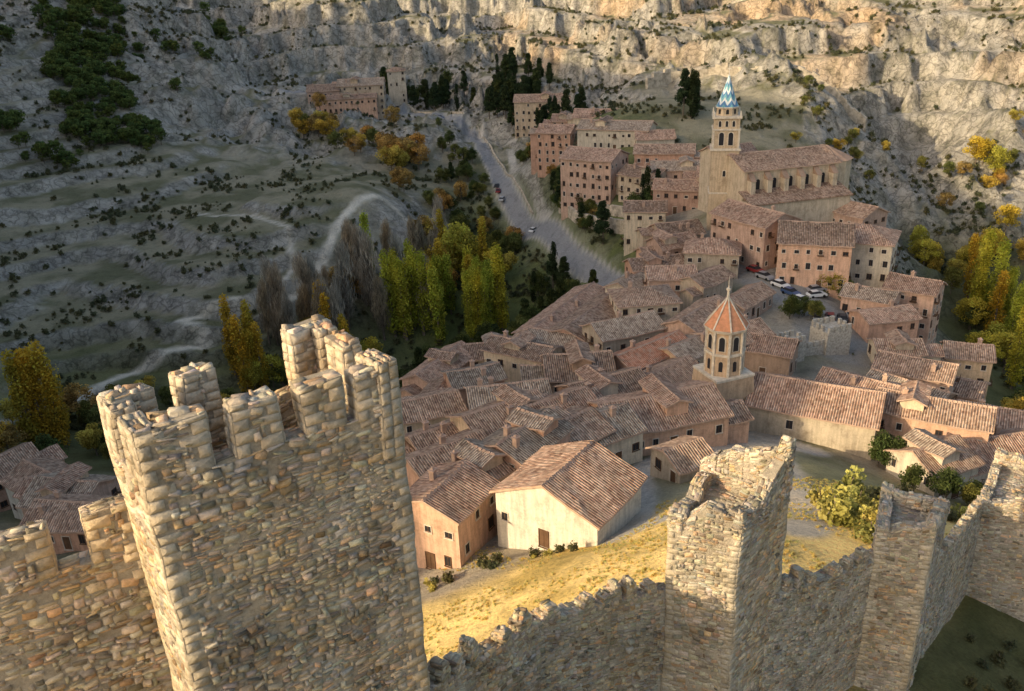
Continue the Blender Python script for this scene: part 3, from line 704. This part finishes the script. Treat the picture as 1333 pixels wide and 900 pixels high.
# Santa Maria church
e=empty("church_bell_tower",(32.3,117,35.5),rad(20));e.scale=(.84,.84,.86);mb=MB()
mb.box(-4.9,4.9,-4.9,4.9,-9,2,0,None,.95);mb.box(-4.3,4.3,-4.3,4.3,2,9,0,None,.9);mb.box(-4.0,4.0,-4.0,4.0,9,9.4,2)
r=3.25/math.cos(math.pi/8)
mb.cone(r,r*.97,9.4,13.2,8,0,rot=math.pi/8);mb.cone(r*1.08,r*1.08,13.2,13.6,8,2,rot=math.pi/8);mb.cone(r*.96,r*.94,13.6,17.6,8,0,rot=math.pi/8);mb.cone(r*1.1,r*1.16,17.6,18.1,8,2,rot=math.pi/8)
for k in range(8):
    T=Matrix.Rotation(k*math.pi/4,4,'Z');mb.arch(T@Matrix.Translation((0,-3.1,14.1)),1.35,2.9,.12,2);mb.arch(T@Matrix.Translation((0,-3.1,14.2)),1.0,2.6,.16,1)  # drum openings drawn as dark panels in place of their inner shade
    mb.arch(T@Matrix.Translation((0,-3.23,10.3)),.7,1.9,.06,1)
    a=k*math.pi/4+math.pi/8;mb.box(-.22,.22,-.22,.22,9.4,17.6,2,Matrix.Translation((r*.97*math.cos(a),r*.97*math.sin(a),0))@Matrix.Rotation(a,4,'Z'))
for k in range(4):
    T=Matrix.Rotation(k*math.pi/2,4,'Z');mb.arch(T@Matrix.Translation((0,-4.25,3.5)),.7,1.8,.06,1)
mb.obj("shaft",[plaster("warm_brick",(.58,.43,.30)),M_GL,M_TR],e)
mb=MB();mb.cone(r*1.12,.28,18.1,22.8,8,0,rot=math.pi/8);
for k in range(8):
    a=k*math.pi/4+math.pi/8;p0=Vector((r*1.15*math.cos(a),r*1.15*math.sin(a),18.1));p1=Vector((.25*math.cos(a),.25*math.sin(a),22.95));s=Vector((-math.sin(a),math.cos(a),0))*.13;u=Vector((0,0,.16))
    mb.add([p0-s,p0+s,p1+s,p1-s,p0-s+u,p0+s+u,p1+s+u,p1-s+u],[(4,5,6,7),(0,4,7,3),(1,2,6,5),(0,1,5,4)],1)
mb.cone(.3,.22,22.8,24.4,8,1);mb.cone(.4,.4,24.4,24.8,8,1);mb.cone(.12,.03,24.8,27,6,1)
mb.obj("roof",[simple("orange_tiles",(.56,.26,.145)),M_TR],e)
house(46,114,33,-28,18,12,9,'stone',1,name="church",win=.3,chim=0,deep=6)
# old wall remnants by the square
M_OG=simple("old_grey_masonry",(.44,.40,.34),.9,.4,2.5)
def crenbox(name,x,y,z,ang,L,W,H_,n):
    e=empty(name,(x,y,z),rad(ang));mb=MB();mb.box(-L/2,L/2,-W/2,W/2,-6,H_,0)
    for s in range(n):
        xx=-L/2+(s+.5)*L/n;w=L/n*.33
        mb.box(xx-w,xx+w,-W/2,-W/2+.5,H_,H_+1.1,0)
        if W>3: mb.box(xx-w,xx+w,W/2-.5,W/2,H_,H_+1.1,0)
    if W>3:
        for s in range(n):
            yy=-W/2+(s+.5)*W/n;w=W/n*.25
            if abs(yy)<W/2-.9:
                mb.box(-L/2,-L/2+.5,yy-w,yy+w,H_,H_+1.1,0);mb.box(L/2-.5,L/2,yy-w,yy+w,H_,H_+1.1,0)
    mb.obj("walls",[M_OG],e)
crenbox("town_wall_tower",60.5,147,31.5,20,5.5,5,5.5,4);crenbox("town_wall_tower",51.5,142,32,25,3.5,3.5,5,3);crenbox("town_wall",56,144,32,20,6,1.2,2.5,4)
def polywall(name,pts,h,th,mat,deep=4,step=5,jag=.13,smooth=False):
    mb=MB()
    for (x0,y0),(x1,y1) in zip(pts[:-1],pts[1:]):
        L=math.hypot(x1-x0,y1-y0);n=max(1,int(L/step))
        for i in range(n):
            a=(x0+(x1-x0)*i/n,y0+(y1-y0)*i/n);b_=(x0+(x1-x0)*(i+1)/n,y0+(y1-y0)*(i+1)/n)
            if smooth: za,zb=[float(H0(np.array([k[0]]),np.array([k[1]]))[0]) for k in (a,b_)]
            else: za,zb=G(*a),G(*b_)
            d=Vector((b_[0]-a[0],b_[1]-a[1]));d.normalize();q=Vector((-d.y,d.x))*th
            hh=h*random.uniform(1-jag,1+jag)
            vs=[(a[0],a[1],za-deep),(b_[0],b_[1],zb-deep),(b_[0]+q.x,b_[1]+q.y,zb-deep),(a[0]+q.x,a[1]+q.y,za-deep),(a[0],a[1],za+hh),(b_[0],b_[1],zb+hh*random.uniform(.92,1.05)),(b_[0]+q.x,b_[1]+q.y,zb+hh),(a[0]+q.x,a[1]+q.y,za+hh)]
            mb.add(vs,[(4,5,6,7),(0,1,5,4),(1,2,6,5),(2,3,7,6),(3,0,4,7)])
    return mb.obj(name,[mat])
M_OW=simple("old_wall_stone",(.50,.43,.34),.9,.45,.8);M_RW=simple("ruin_wall_stone",(.40,.35,.28),.95,.5,.6)
polywall("castle_ruin_wall",[(58,346),(68,351),(83,351),(97,345),(112,340),(130,333),(138,326)],10,1.5,M_RW,8,2.5,.13,True)
polywall("retaining_wall",[(17,268),(21,254),(27,243),(33,234),(39,226)],4.0,1,M_OW,8)
polywall("retaining_wall",[(25,255),(31,247),(38,238)],3,1,M_OW,6)
polywall("retaining_wall",[(90,196),(98,208),(104,222),(102,236),(92,246)],3,1,M_OW,8)
polywall("road_parapet",[(-25,420),(-11.5,396),(-5.5,368),(-0.2,343),(1.8,325),(3.8,308),(9.2,289)],.9,.4,M_OW,2,6,.03)
polywall("road_parapet",[(-51,443),(-34,424)],.9,.4,M_OW,2,6,.03)
house(-53,452,49,5,9,8,12,'cream',0,name="watch_tower",hip=True,win=.3,chim=0)
# ------------------------------------------------------------------ trees
def tree(name,kind,h,n,size,c0,c1):
    r=np.random.default_rng(sum(map(ord,name))*7)
    V=[];F=[];C=[];mi=[]
    def limb(p,q,ra,rb):
        p=np.array(p);q=np.array(q);d=q-p;d=d/np.linalg.norm(d);u=np.cross(d,(0,0,1) if abs(d[2])<.9 else (1,0,0));u/=np.linalg.norm(u);w=np.cross(d,u);b_=len(V)
        for rr,o in((ra,p),(rb,q)):
            for k in range(5):
                t=2*math.pi*k/5;V.append(o+rr*(u*math.cos(t)+w*math.sin(t)));C.append((.16,.135,.11))
        for k in range(5): F.append((b_+k,b_+(k+1)%5,b_+5+(k+1)%5,b_+5+k));mi.append(1)
    limb((0,0,-1),(0,0,h*.45),h*.018+.06,h*.012+.04);limb((0,0,h*.45),(0.1,0,h*.9),h*.012+.04,.03)
    cl=[]
    K={'poplar':36,'bare':40,'round':26,'pine':34,'cyp':24,'shrub':7}[kind]
    for k in range(K):
        a=r.uniform(0,6.28)
        if kind in('poplar','cyp'):
            t=r.uniform(.12,1);rr=h*.075*math.sin(min(1,t*1.15)*math.pi*.86+.25)*r.uniform(.2,1);z=h*t
        elif kind=='bare':
            t=r.uniform(.25,1);rr=h*.11*math.sin(min(1,t)*math.pi*.85+.3)*r.uniform(.3,1);z=h*t
        elif kind=='round':
            u=r.uniform(-.7,1);rr=h*.38*math.sqrt(max(.05,1-u*u*.9))*r.uniform(.35,1);z=h*(.6+.34*u)
        elif kind=='pine':
            t=r.uniform(.2,1);rr=h*.24*(1-t)**.8*r.uniform(.5,1)+.1;z=h*t
        else: rr=h*.5*r.uniform(.2,1);z=h*r.uniform(.25,.8)
        c=np.array([rr*math.cos(a),rr*math.sin(a),z]);cl.append(c)
        if kind in('round','bare') : limb((0,0,max(h*.2,z-h*(.2 if kind=='round' else .22))),c,h*.008+.02,.015)
        elif kind!='shrub' and k%2==0: limb((0,0,z-h*.06),c,h*.006+.01,.012)
    per=n//K
    for c in cl:
        sp={'poplar':h*.036,'bare':h*.04,'round':h*.09,'pine':h*.05,'cyp':h*.04,'shrub':h*.22}[kind]*r.uniform(.7,1.25);br=r.uniform(.45,1.3);mixf=r.random()
        base=np.array(c0)*(1-mixf)+np.array(c1)*mixf
        for i in range(per):
            o=r.normal(size=3);o/=max(1,np.linalg.norm(o)*.6);p=c+o*sp*(1,1,1.8 if kind in('poplar','bare','cyp') else .75)
            u=r.normal(size=3);u/=np.linalg.norm(u);w=np.cross(u,r.normal(size=3));w/=np.linalg.norm(w)
            s=size*r.uniform(.5,1.2)
            if kind=='bare': u=np.array([r.normal()*.25,r.normal()*.25,1.]);w=np.cross(u,r.normal(size=3));w/=np.linalg.norm(w);uu=u*s*1.6;ww=w*s*.09
            elif kind=='pine': uu=u*s;ww=w*s*.4
            else: uu=u*s*.6;ww=w*s*.45
            b_=len(V);V.extend([p-uu,p-ww,p+uu,p+ww]);F.append((b_,b_+1,b_+2,b_+3));mi.append(0)
            k=br*(.72+.28*min(1,np.linalg.norm(p[:2])/(h*.12)))*(.75+.35*p[2]/h)*r.uniform(.8,1.2)  # inner and lower leaves darker: crown shade put into the colour
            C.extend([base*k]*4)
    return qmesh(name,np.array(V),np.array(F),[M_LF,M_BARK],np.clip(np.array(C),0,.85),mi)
T_={}
T_['pop1']=tree("poplar_a",'poplar',22,3000,.5,(.52,.55,.07),(.80,.70,.10))
T_['pop2']=tree("poplar_b",'poplar',20,2800,.5,(.40,.50,.07),(.66,.62,.09))
T_['gold']=tree("poplar_gold",'poplar',22,3000,.5,(.84,.54,.06),(.85,.64,.10))
T_['bare1']=tree("bare_poplar_a",'bare',20,3000,.6,(.48,.43,.37),(.62,.55,.47))
T_['bare2']=tree("bare_poplar_b",'bare',17,2600,.6,(.44,.36,.28),(.60,.48,.32))
T_['yel1']=tree("autumn_tree_a",'round',11,3000,.5,(.55,.47,.07),(.72,.58,.10))
T_['yel2']=tree("autumn_tree_b",'round',9,2800,.45,(.54,.40,.08),(.68,.52,.12))
T_['ora']=tree("autumn_tree_c",'round',9,2800,.45,(.46,.28,.09),(.60,.39,.13))
T_['grn1']=tree("green_tree_a",'round',9,3000,.45,(.09,.13,.04),(.17,.20,.065))
T_['grn2']=tree("green_tree_b",'round',8,2800,.42,(.15,.18,.05),(.27,.26,.09))
T_['pin1']=tree("pine_a",'pine',13,3000,.5,(.055,.085,.04),(.09,.125,.055))
T_['pin2']=tree("pine_b",'pine',11,2800,.5,(.07,.10,.04),(.12,.15,.055))
T_['pinf']=tree("forest_pine",'round',7,900,.6,(.10,.15,.045),(.18,.23,.07))
T_['cyp']=tree("cypress_a",'cyp',13,2400,.42,(.05,.075,.035),(.08,.115,.05))
T_['shr']=tree("shrub_a",'shrub',1.6,150,.42,(.11,.125,.065),(.20,.20,.11))
T_['shg']=tree("shrub_b",'shrub',1.6,420,.25,(.46,.43,.11),(.62,.53,.18))
T_['tuf']=tree("dry_grass_tuft",'shrub',1.2,160,.25,(.66,.49,.16),(.82,.62,.24))
NM={'pop1':'poplar_tree','pop2':'poplar_tree','gold':'golden_poplar_tree','bare1':'bare_poplar_tree','bare2':'bare_poplar_tree','yel1':'autumn_tree','yel2':'autumn_tree','ora':'autumn_tree','grn1':'green_tree','grn2':'green_tree','pin1':'pine_tree','pin2':'pine_tree','cyp':'cypress_tree','shr':'shrub','shg':'shrub'}
def sd1(x,y,pts): return float(seg_dist(np.array([x]),np.array([y]),pts)[0])
def plant(kinds,x,y,s=1.):
    if sd1(x,y,ROAD)<5.5 or sd1(x,y,PATH1)<4 or sd1(x,y,PATHR)<4 or sd1(x,y,WALK)<2.5: return
    k=random.choice(kinds);o=bpy.data.objects.new(NM[k],T_[k]);o.location=(x,y,G(x,y)-.15)
    q=s*random.uniform(.78,1.18);o.scale=(q*random.uniform(.85,1.1),q*random.uniform(.85,1.1),q);o.rotation_euler=(random.uniform(-.05,.05),random.uniform(-.05,.05),random.uniform(0,6.28));link(o)
def cluster(kinds,x,y,rx,ry,n,s=1.,ang=0):
    for _ in range(n):
        a=random.gauss(0,.5)*rx;b_=random.gauss(0,.5)*ry;c,sn=math.cos(rad(ang)),math.sin(rad(ang));plant(kinds,x+a*c-b_*sn,y+a*sn+b_*c,s)
def line(kinds,pts,n,j,s=1.):
    for _ in range(n):
        i=random.randrange(len(pts)-1);t=random.random();a,b_=pts[i],pts[i+1];plant(kinds,a[0]+(b_[0]-a[0])*t+random.gauss(0,j),a[1]+(b_[1]-a[1])*t+random.gauss(0,j),s)
line(['pop1','pop2','pop1'],[(-31,220),(-4,222)],20,2.2,.95)
line(['pop1','pop2','gold'],[(-36,230),(-2,234)],16,3.,.9)
cluster(['yel2','yel1'],-16,248,10,6,9,1.3);cluster(['ora','yel1','gold'],-12,250,12,6,6,.9)
line(['bare1','bare2'],[(-62,206),(-50,212),(-30,228)],26,4.)
line(['bare2','bare1','ora'],[(-48,222),(-28,244),(-20,255)],18,4.,.9)
cluster(['gold','yel1','gold'],-65,188,5,6,9,.95);cluster(['yel2','gold','yel1'],-46,204,10,5,12,.9)
cluster(['gold'],-98,157,3,3,6,1.05);cluster(['grn2','ora'],-88,172,14,6,10,.9)
cluster(['grn1','yel2','grn2'],-74,178,12,8,10,.8);cluster(['grn2','yel2','ora'],-108,150,8,12,8,.8)
line(['grn1','grn2','ora','yel2'],[(-95,150),(-80,150),(-60,165),(-45,180),(-30,195)],38,6.,.8)
line(['grn1','pin2','grn2'],[(-25,190),(-5,205),(12,215),(24,214)],34,5.,.8)
line(['pin1','grn1','cyp'],[(9,240),(17,236),(22,222)],18,3.5,.9)
cluster(['ora','yel2'],-40,340,10,12,9,1.2);line(['ora','yel2','grn2'],[(-90,400),(-62,370),(-45,345)],18,6.,1.1)
line(['grn1','grn2','ora'],[(-30,300),(-12,290),(0,275)],26,6.,.8);line(['grn1','pin2','grn2'],[(-25,330),(-14,345),(-30,380)],18,6.,.7)
cluster(['yel2','ora'],-22,262,8,6,6,1.);line(['grn1','grn2'],[(-14,330),(-8,300),(2,270)],24,4.,.55)
cluster(['pin1','pin2','cyp'],-32,435,30,10,24,1.);cluster(['pin1','pin2'],4,405,14,20,34,1.1);cluster(['pin1','pin2','cyp'],19,348,8,16,18,1.)
cluster(['pin1','grn1'],-52,462,20,6,12,1.2);cluster(['cyp','pin1'],66,292,5,6,7,1.0);cluster(['cyp','grn1'],40,240,4,5,6,.9);cluster(['pin1','grn1','grn2'],19,274,5,12,18,.6)
cluster(['pin1','grn1'],20,330,8,10,12,.9);cluster(['grn2','ora','grn1'],13,318,5,16,18,.6);cluster(['pin1','grn1','grn2'],24,250,4,8,12,.5);line(['grn1','grn2','ora'],[(8,345),(11,315),(19,272),(24,250)],44,2.5,.5)
cluster(['yel1','gold','pop1','grn2'],135,222,7,16,18,1.05);cluster(['yel1'],172,305,6,5,3,1.0);line(['yel1','yel2','grn2'],[(128,255),(136,240),(150,250)],16,4,.9)
line(['yel1','pop1','grn2'],[(140,215),(128,195),(120,175)],22,6.,.9);line(['grn1','grn2','yel2'],[(112,175),(104,150),(98,130),(100,110)],26,5.,.9)
line(['ora','yel2','grn2'],[(150,290),(165,300),(200,310)],14,7.,.7);cluster(['grn2','yel2'],120,300,22,20,14,.5)
cluster(['grn1','grn2'],52,101,4,3,5,.6);cluster(['grn2','grn1'],58,91,6,3,6,.5);cluster(['grn1','grn2'],60,158,4,2,6,.5);cluster(['grn2'],72,174,3,2,4,.6);plant(['yel2'],70,173,.7)
cluster(['grn1'],46,149,4,3,5,.5)
for _ in range(14): plant(['shg'],random.gauss(31,2.5),random.gauss(62,3.5),random.uniform(1.,2.2))
for _ in range(8): plant(['shg','shr'],random.gauss(37,3),random.gauss(70,3),random.uniform(.8,1.6))
for _ in range(12): plant(['shr','shg'],random.gauss(-6,5),random.gauss(71,1.),random.uniform(.4,.9))
for _ in range(50): plant(['shr'],random.uniform(26,54),random.uniform(32,48),random.uniform(.4,1.1))
def scatter(name,proto,P_,smin,smax,seed=1):
    r=np.random.default_rng(seed)
    z=Hf(P_[:,0],P_[:,1])
    n=len(P_);s=r.uniform(smin,smax,n)/2;a=r.uniform(0,6.28,n)
    ca,sa=np.cos(a)*s,np.sin(a)*s
    Q=[]
    for k,(u,w) in enumerate(((-1,-1),(1,-1),(1,1),(-1,1))):
        Q.append(np.stack([P_[:,0]+u*ca-w*sa,P_[:,1]+u*sa+w*ca,z-.1],1))
    V=np.stack(Q,1).reshape(-1,3);F=np.arange(4*n).reshape(-1,4)
    me=qmesh(name,V,F,[]);o=link(bpy.data.objects.new(name,me));o.instance_type='FACES';o.use_instance_faces_scale=True;o.show_instancer_for_render=False
    c=bpy.data.objects.new("plant",T_[proto]);link(c,o);return o
def cand(n,x0,x1,y0,y1,seed):
    r=np.random.default_rng(seed);return np.stack([r.uniform(x0,x1,n),r.uniform(y0,y1,n)],1)
P_=cand(26000,-260,320,180,640,3);x,y=P_[:,0],P_[:,1]
def clear(x,y): return (seg_dist(x,y,ROAD)>5)&(seg_dist(x,y,PATH1)>3)&(seg_dist(x,y,PATHR)>3)&(seg_dist(x,y,WALK)>3)&(seg_dist(x,y,PATH2)>2)
keep=(fbm(x/16,y/16,91,4)+rng.random(len(x))*.2>np.where(rockmask(x,y)>.5,.64,.71))&(town_d(x,y)>17)&clear(x,y)&(np.abs(x)<y*.72+20)
scatter("scrub_bushes",'shr',P_[keep],.25,1.3,1)
P_=cand(12000,-140,160,120,320,4);x,y=P_[:,0],P_[:,1]
keep=(fbm(x/10,y/10,92,4)+rng.random(len(x))*.2>.69)&(town_d(x,y)>15)&clear(x,y)
scatter("scrub_bushes",'shr',P_[keep],.25,1.1,2)
P_=cand(7000,-260,-110,250,560,5);x,y=P_[:,0],P_[:,1]
dl=seg_dist(x,y,[(-205,470),(-190,430),(-180,390),(-168,350),(-150,335)])
keep=((dl+fbm(x/18,y/18,93,3)*34<29)|((fbm(x/14,y/14,94,3)>.70)&(y>300)&(x<-140)))&(rng.random(len(x))<.8)
scatter("pine_forest",'pinf',P_[keep],.45,1.0,3)
P_=cand(14000,-14,52,42,84,6);x,y=P_[:,0],P_[:,1]
keep=(fbm(x/5,y/5,95,3)>.44)&(np.hypot(x-6,y-78)>9)&(y>.95*x+24)
scatter("grass_tufts",'tuf',P_[keep],.06,.25,4)
# ------------------------------------------------------------------ cars
M_RU,nt,b=newmat("tyre_rubber");b.inputs["Base Color"].default_value=(.02,.02,.02,1)
def car(x,y,ang,c):
    mb=MB()
    prof=[(-2.1,.35),(-2.1,.8),(-1.95,.95),(-1.2,1.0),(1.1,.98),(1.95,.8),(2.1,.55),(2.1,.3)]
    n=len(prof);vs=[(a,-.85,b_) for a,b_ in prof]+[(a,.85,b_) for a,b_ in prof]
    mb.add(vs,[tuple(range(n)),tuple(range(2*n-1,n-1,-1))]+[(i,i+n,(i+1)%n+n,(i+1)%n) for i in range(n)],0)
    cb=[(-1.75,.98),(-1.35,1.42),(.25,1.46),(1.05,.985)];vs=[(a,(-.8 if b_<1 else -.62),b_) for a,b_ in cb]+[(a,(.8 if b_<1 else .62),b_) for a,b_ in cb]
    mb.add(vs,[(0,3,2,1),(4,5,6,7),(0,1,5,4),(2,3,7,6)],1)
    mb.box(-1.3,.2,-.6,.6,1.43,1.48,0)
    for sx in(-1.3,1.3):
        for sy in(-.86,.86):
            M=Matrix.Translation((sx,sy,.32))@Matrix.Rotation(math.pi/2,4,'X');vs=[M@Vector((.32*math.cos(t*math.pi/6),.32*math.sin(t*math.pi/6),d)) for d in(-.1,.1) for t in range(12)]
            mb.add(vs,[tuple(range(11,-1,-1)),tuple(range(12,24))]+[(i,(i+1)%12,12+(i+1)%12,12+i) for i in range(12)],2)
    mt,nt,b=newmat("car_paint");b.inputs["Base Color"].default_value=(*c,1);b.inputs["Roughness"].default_value=.35;b.inputs["Specular IOR Level"].default_value=.5
    o=mb.obj("parked_car",[mt,M_GL,M_RU]);o.location=(x,y,G(x,y)+.08);o.rotation_euler=(0,0,rad(ang))
CC=[(.7,.7,.7),(.75,.75,.75),(.03,.03,.035),(.3,.3,.32),(.05,.09,.2),(.5,.5,.5),(.25,.03,.03)]
for k,(x,y,a) in enumerate([(26,103,35),(62,158,70),(65,159,72),(68,160,75),(71,163,75),(61,165,-60),(60,169,-60),(59,173,-60),(57,178,-60),(56,182,-60),(63,182,60),(61,187,60),(58,190,60),(88,156,30),(91,158,30),(87,150,50),(-2.6,312,85),(-3.2,319,85),(-1.2,305,75),(9,277,60),(-30,418,-40),(66,170,10),(67,173,10)]):
    car(x,y,a,CC[(k*3)%7])
# ------------------------------------------------------------------ light, sky, camera
w=bpy.data.worlds.new("World");scene.world=w;w.use_nodes=True;nt=w.node_tree;bg=nt.nodes["Background"]
sk=nt.nodes.new("ShaderNodeTexSky");sk.sky_type='NISHITA';sk.sun_disc=False;sk.sun_elevation=rad(SUN_EL);sk.sun_rotation=math.atan2(SD[0],SD[1])
sk.dust_density=3.5;sk.air_density=1.0;sk.ozone_density=.4
tn=mixc(nt,1,sk.outputs[0],(1.0,.965,.90),'MULTIPLY');nt.links.new(tn,bg.inputs[0]);bg.inputs[1].default_value=.26
s=bpy.data.lights.new("sun",'SUN');s.energy=5;s.angle=rad(.5);s.color=(1,.79,.48);so=bpy.data.objects.new("sun",s)
el=rad(SUN_EL);dv=Vector((SD[0]*math.cos(el),SD[1]*math.cos(el),math.sin(el)));so.rotation_euler=dv.to_track_quat('Z','Y').to_euler();so.location=(0,0,200);link(so)
R=Matrix.Rotation(math.pi/2-rad(23.5),3,'X')@Matrix.Rotation(rad(-2.5),3,'Z')
c=bpy.data.cameras.new("camera");c.sensor_width=36;c.lens=29.7;c.clip_end=4000;c.clip_start=.5
co=bpy.data.objects.new("camera",c);co.location=(0,0,100);co.rotation_euler=R.to_euler();link(co);scene.camera=co
scene.view_settings.view_transform='Standard';scene.view_settings.look='None'
